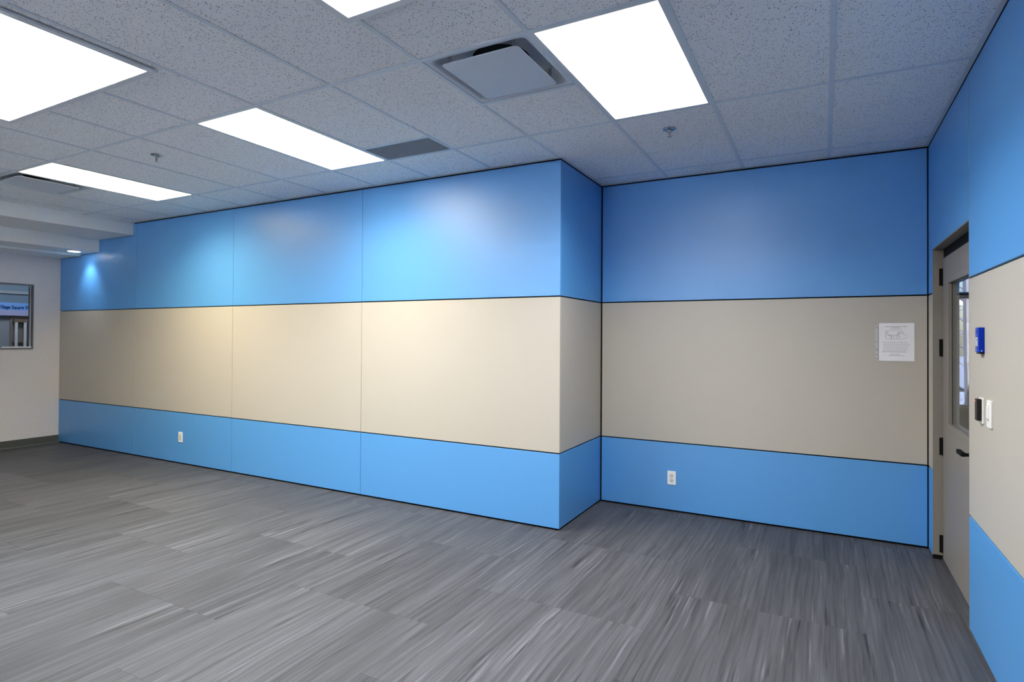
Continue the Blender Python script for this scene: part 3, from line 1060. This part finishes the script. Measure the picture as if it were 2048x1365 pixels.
t = thing('shop_sign', 'light blue sign board with dark blue lettering, seen through the left window', 'sign', (CX + 0.012, 4.46, 1.921))
M_SIGN = plain('sign_blue', (0.20, 0.42, 0.85), 0.5)
MB().box(0, 0.03, -0.62, 1.6, -0.055, 0.062).build('board', M_SIGN, t)
MB().box(0, 0.05, -0.62, 1.6, -0.145, -0.057).build('lower_board', plain('sign_lilac', (0.42, 0.45, 0.70), 0.5), t)
cu = bpy.data.curves.new('lettering', 'FONT')
cu.body = 'Village Square Sh'
cu.size = 0.088
cu.extrude = 0.003
cu.align_x = 'LEFT'
cu.space_character = 0.95
tmp = bpy.data.objects.new('lettering_curve', cu)
COL.objects.link(tmp)
dg = bpy.context.evaluated_depsgraph_get()
tme = bpy.data.meshes.new_from_object(tmp.evaluated_get(dg))
bpy.data.objects.remove(tmp, do_unlink=True)
xs_ = [v.co.x for v in tme.vertices]
wd = max(xs_) - min(xs_)
# the text spans from just left of the visible pane to its right edge
ty0, ty1 = -0.226, 0.176
for v in tme.vertices:
    x = (v.co.x - min(xs_)) / wd
    v.co = Vector((0.034 + v.co.z, ty0 + x * (ty1 - ty0), v.co.y * 0.86 - 0.032))
tme.update()
tme.materials.clear()
tme.materials.append(plain('sign_lettering', (0.01, 0.05, 0.20), 0.5))
lo = bpy.data.objects.new('lettering', tme)
link(lo, t)

t = thing('display_cabinet', 'brown shelved cabinet with white uprights in the corridor beyond the left window', 'cabinet', (CX, 4.60, 0))
M_BRN = plain('brown_board', (0.20, 0.15, 0.11), 0.6)
MB().box(0.002, 0.02, -0.20, 0.42, 0.0, 1.765).build('back_board', plain('cabinet_taupe', (0.24, 0.22, 0.20), 0.6), t)
for k in range(4):
    MB().box(0.021, 0.07, -0.175, 0.40, 0.35 + 0.33 * k, 0.37 + 0.33 * k).build('shelf', M_BRN, t)
for y in (-0.145, -0.028, 0.033, 0.20, 0.36):
    MB().box(0.071, 0.088, y - 0.018, y + 0.018, 0.0, 1.67).build('upright', M_SILL, t)
MB().box(0.021, 0.088, -0.175, 0.40, 1.672, 1.72).build('cabinet_top', M_BRN, t)
t = thing('corridor_fill_light', 'unseen ceiling panel added to light the corridor beyond the left window', 'ceiling light', (-10.5, 4.2, 2.998))  # unseen lamp added to brighten the corridor
MB().box(-0.3, 0.3, -0.6, 0.6, -0.012, -0.0005).build('frame', M_WHITE, t)
MB().box(-0.28, 0.28, -0.58, 0.58, -0.016, -0.0125).build('lens', emitter('corridor_glow', (0.86, 0.92, 1.0), 10.0), t)

# ------------------------------------------------------------------ entry beyond the door, its window and outdoors
VX0, VX1, VY1 = XW, 2.30, 7.00
M_VEST = plain('entry_paint', (0.42, 0.39, 0.34), 0.7)
SX0, SX1, SZ0, SZ1 = 1.150, 2.10, 0.835, 2.70
we = MB()
we.box(VX0 - 0.2, SX0, VY1, VY1 + 0.14, 0, 3.0).box(SX1, VX1 + 0.1, VY1, VY1 + 0.14, 0, 3.0)
we.box(SX0, SX1, VY1, VY1 + 0.14, 0, SZ0).box(SX0, SX1, VY1, VY1 + 0.14, SZ1, 3.0)
struct(we.build('wall_entry', M_VEST))
struct(MB().box(VX1, VX1 + 0.1, 2.6, VY1, 0, 3.0).build('wall_entry_side', M_VEST))
struct(MB().box(VX0, VX1, 2.5, 2.6, 0, 3.0).build('wall_entry_near', M_VEST))
struct(MB().box(VX0 - 0.1, VX0, YB + 0.17, VY1, 0, 3.0).build('wall_entry_left', M_VEST))
struct(MB().box(VX0, VX1 + 0.1, 2.5, VY1 + 0.14, 3.0, 3.1).build('ceiling_entry', M_SOFFIT))
w2 = bpy.data.objects.new('window_2', None)
w2.location = (0, 0, 0)
link(w2)
struct(w2)
b = 0.016
sf = MB()
sf.box(SX0 + 0.001, SX0 + b, VY1 + 0.03, VY1 + 0.09, SZ0 + 0.001, SZ1 - 0.001).box(SX1 - b, SX1 - 0.001, VY1 + 0.03, VY1 + 0.09, SZ0 + 0.001, SZ1 - 0.001)
sf.box(SX0 + b, SX1 - b, VY1 + 0.03, VY1 + 0.09, SZ0 + 0.001, SZ0 + b).box(SX0 + b, SX1 - b, VY1 + 0.03, VY1 + 0.09, SZ1 - b, SZ1 - 0.001)
sf.build('window_frame', M_SLATE, w2)
MB().box(SX0 + b, SX1 - b, VY1 + 0.03, VY1 + 0.09, 1.885, 1.948).build('transom_bar', M_SLATE, w2)
MB().box(SX0 + b, SX1 - b, VY1 + 0.055, VY1 + 0.061, SZ0 + b, 1.884).build('pane', M_GLASS, w2)
MB().box(SX0 + b, SX1 - b, VY1 + 0.055, VY1 + 0.061, 1.949, SZ1 - b).build('pane', M_GLASS, w2)
MB().box(SX0 - 0.04, SX1 + 0.04, VY1 - 0.03, VY1 - 0.0005, 0.805, 0.836).build('window_sill', M_SILL, w2)

M_BOUNCE = plain('pale_ground', (0.62, 0.66, 0.74), 0.8, scale=2.0, vary=0.25)
struct(MB().box(-60, 60, VY1 + 0.15, 90, -0.75, -0.60).build('ground_outside', plain('yard_paving', (0.10, 0.125, 0.19), 0.8, scale=2.0, vary=0.35)))
struct(MB().box(-60, 60, -70, YF - 0.13, -0.75, -0.60).build('added_bounce_ground', M_BOUNCE))  # unseen pale ground added to bounce daylight up through the added windows
t = thing('brick_house', 'low pinkish brick house across the yard, seen through the door glass', 'house', (4.0, 27.0, -0.6))
M_BRK = plain('pink_brick', (0.30, 0.17, 0.15), 0.8, scale=6, vary=0.15)
MB().box(-5.0, 0.32, 0, 5, 0, 3.35).build('wall', M_BRK, t)
MB().prism([(-0.5, 3.35), (5.5, 3.35), (2.5, 4.3)], 0, -5.4, 0.55).build('roof', M_SILL, t)
MB().box(-2.6, -1.4, -0.05, -0.002, 1.0, 2.3).build('window', M_SLATE, t)
MB().box(-4.5, -3.3, -0.05, -0.002, 1.0, 2.3).build('window', M_SLATE, t)
t = thing('porch_post', 'light grey porch post outside the entry window', 'post', (1.585, 9.0, -0.6))
M_POST = plain('grey_post', (0.15, 0.15, 0.17), 0.7)
MB().box(-0.16, 0.22, -0.16, 0.22, 0.0, 0.25).build('post_base', M_POST, t, 0.01, 2)
MB().add([(-0.015, -0.1, 0.25), (0.16, -0.1, 0.25), (0.16, 0.1, 0.25), (-0.015, 0.1, 0.25), (-0.05, -0.1, 3.4), (0.16, -0.1, 3.4), (0.16, 0.1, 3.4), (-0.05, 0.1, 3.4)],
         [(0, 3, 2, 1), (4, 5, 6, 7), (0, 1, 5, 4), (1, 2, 6, 5), (2, 3, 7, 6), (3, 0, 4, 7)]).build('shaft', M_POST, t)
M_BARK = plain('bark', (0.10, 0.10, 0.13), 0.9)
M_LEAF = plain('hedge_green', (0.06, 0.16, 0.05), 0.8, vary=0.4, scale=20)
t = thing('bare_tree', 'bare dark tree in the yard, seen through the door glass', 'tree', (3.35, 19.0, -0.6))
MB().tube([(0, 0, 0), (0.03, 0, 1.0), (-0.02, 0.02, 2.2), (0.05, 0, 3.6), (0.0, 0, 5.5)], [0.10, 0.085, 0.07, 0.05, 0.02], 8).build('trunk', M_BARK, t, smooth=True)
br = MB()
for k in range(26):
    z = 1.2 + 4.0 * k / 26
    a = k * 2.4
    ln = 1.7 * (1 - k / 40)
    p = [(0, 0, z)]
    for j in range(1, 4):
        p.append((math.cos(a + 0.2 * j) * ln * j / 3, math.sin(a + 0.2 * j) * ln * j / 3, z + 0.45 * j * ln / 3 + random.uniform(-.05, .05)))
    br.tube(p, [0.03, 0.02, 0.013, 0.006], 5)
    for j in (1, 2):
        q = Vector(p[j])
        e = q + Vector((random.uniform(-.5, .5), random.uniform(-.5, .5), random.uniform(0.1, .5)))
        br.tube([q, e], [0.012, 0.005], 4)
br.build('branches', M_BARK, t)
t = thing('hedge', 'low green hedge in the yard, seen through the door glass', 'hedge', (2.92, 16.4, -0.6))
hg = MB()
for k in range(420):
    c = Vector((random.gauss(0, 0.28), random.gauss(0, 0.2), abs(random.gauss(0.25, 0.14))))
    d = Vector((random.uniform(-1, 1), random.uniform(-1, 1), random.uniform(-1, 1))).normalized() * 0.05
    e = d.cross(Vector((0.3, 0.5, 0.8))).normalized() * 0.028
    hg.add([c - d, c + e, c + d, c - e], [(0, 1, 2, 3)])
hg.build('foliage', M_LEAF, t)
for k in range(5):
    a = k * 1.25
    MB().tube([(0.05 * math.cos(a), 0.05 * math.sin(a), 0), (0.2 * math.cos(a), 0.15 * math.sin(a), 0.4)], [0.015, 0.006], 5).build('stem', M_BARK, t)
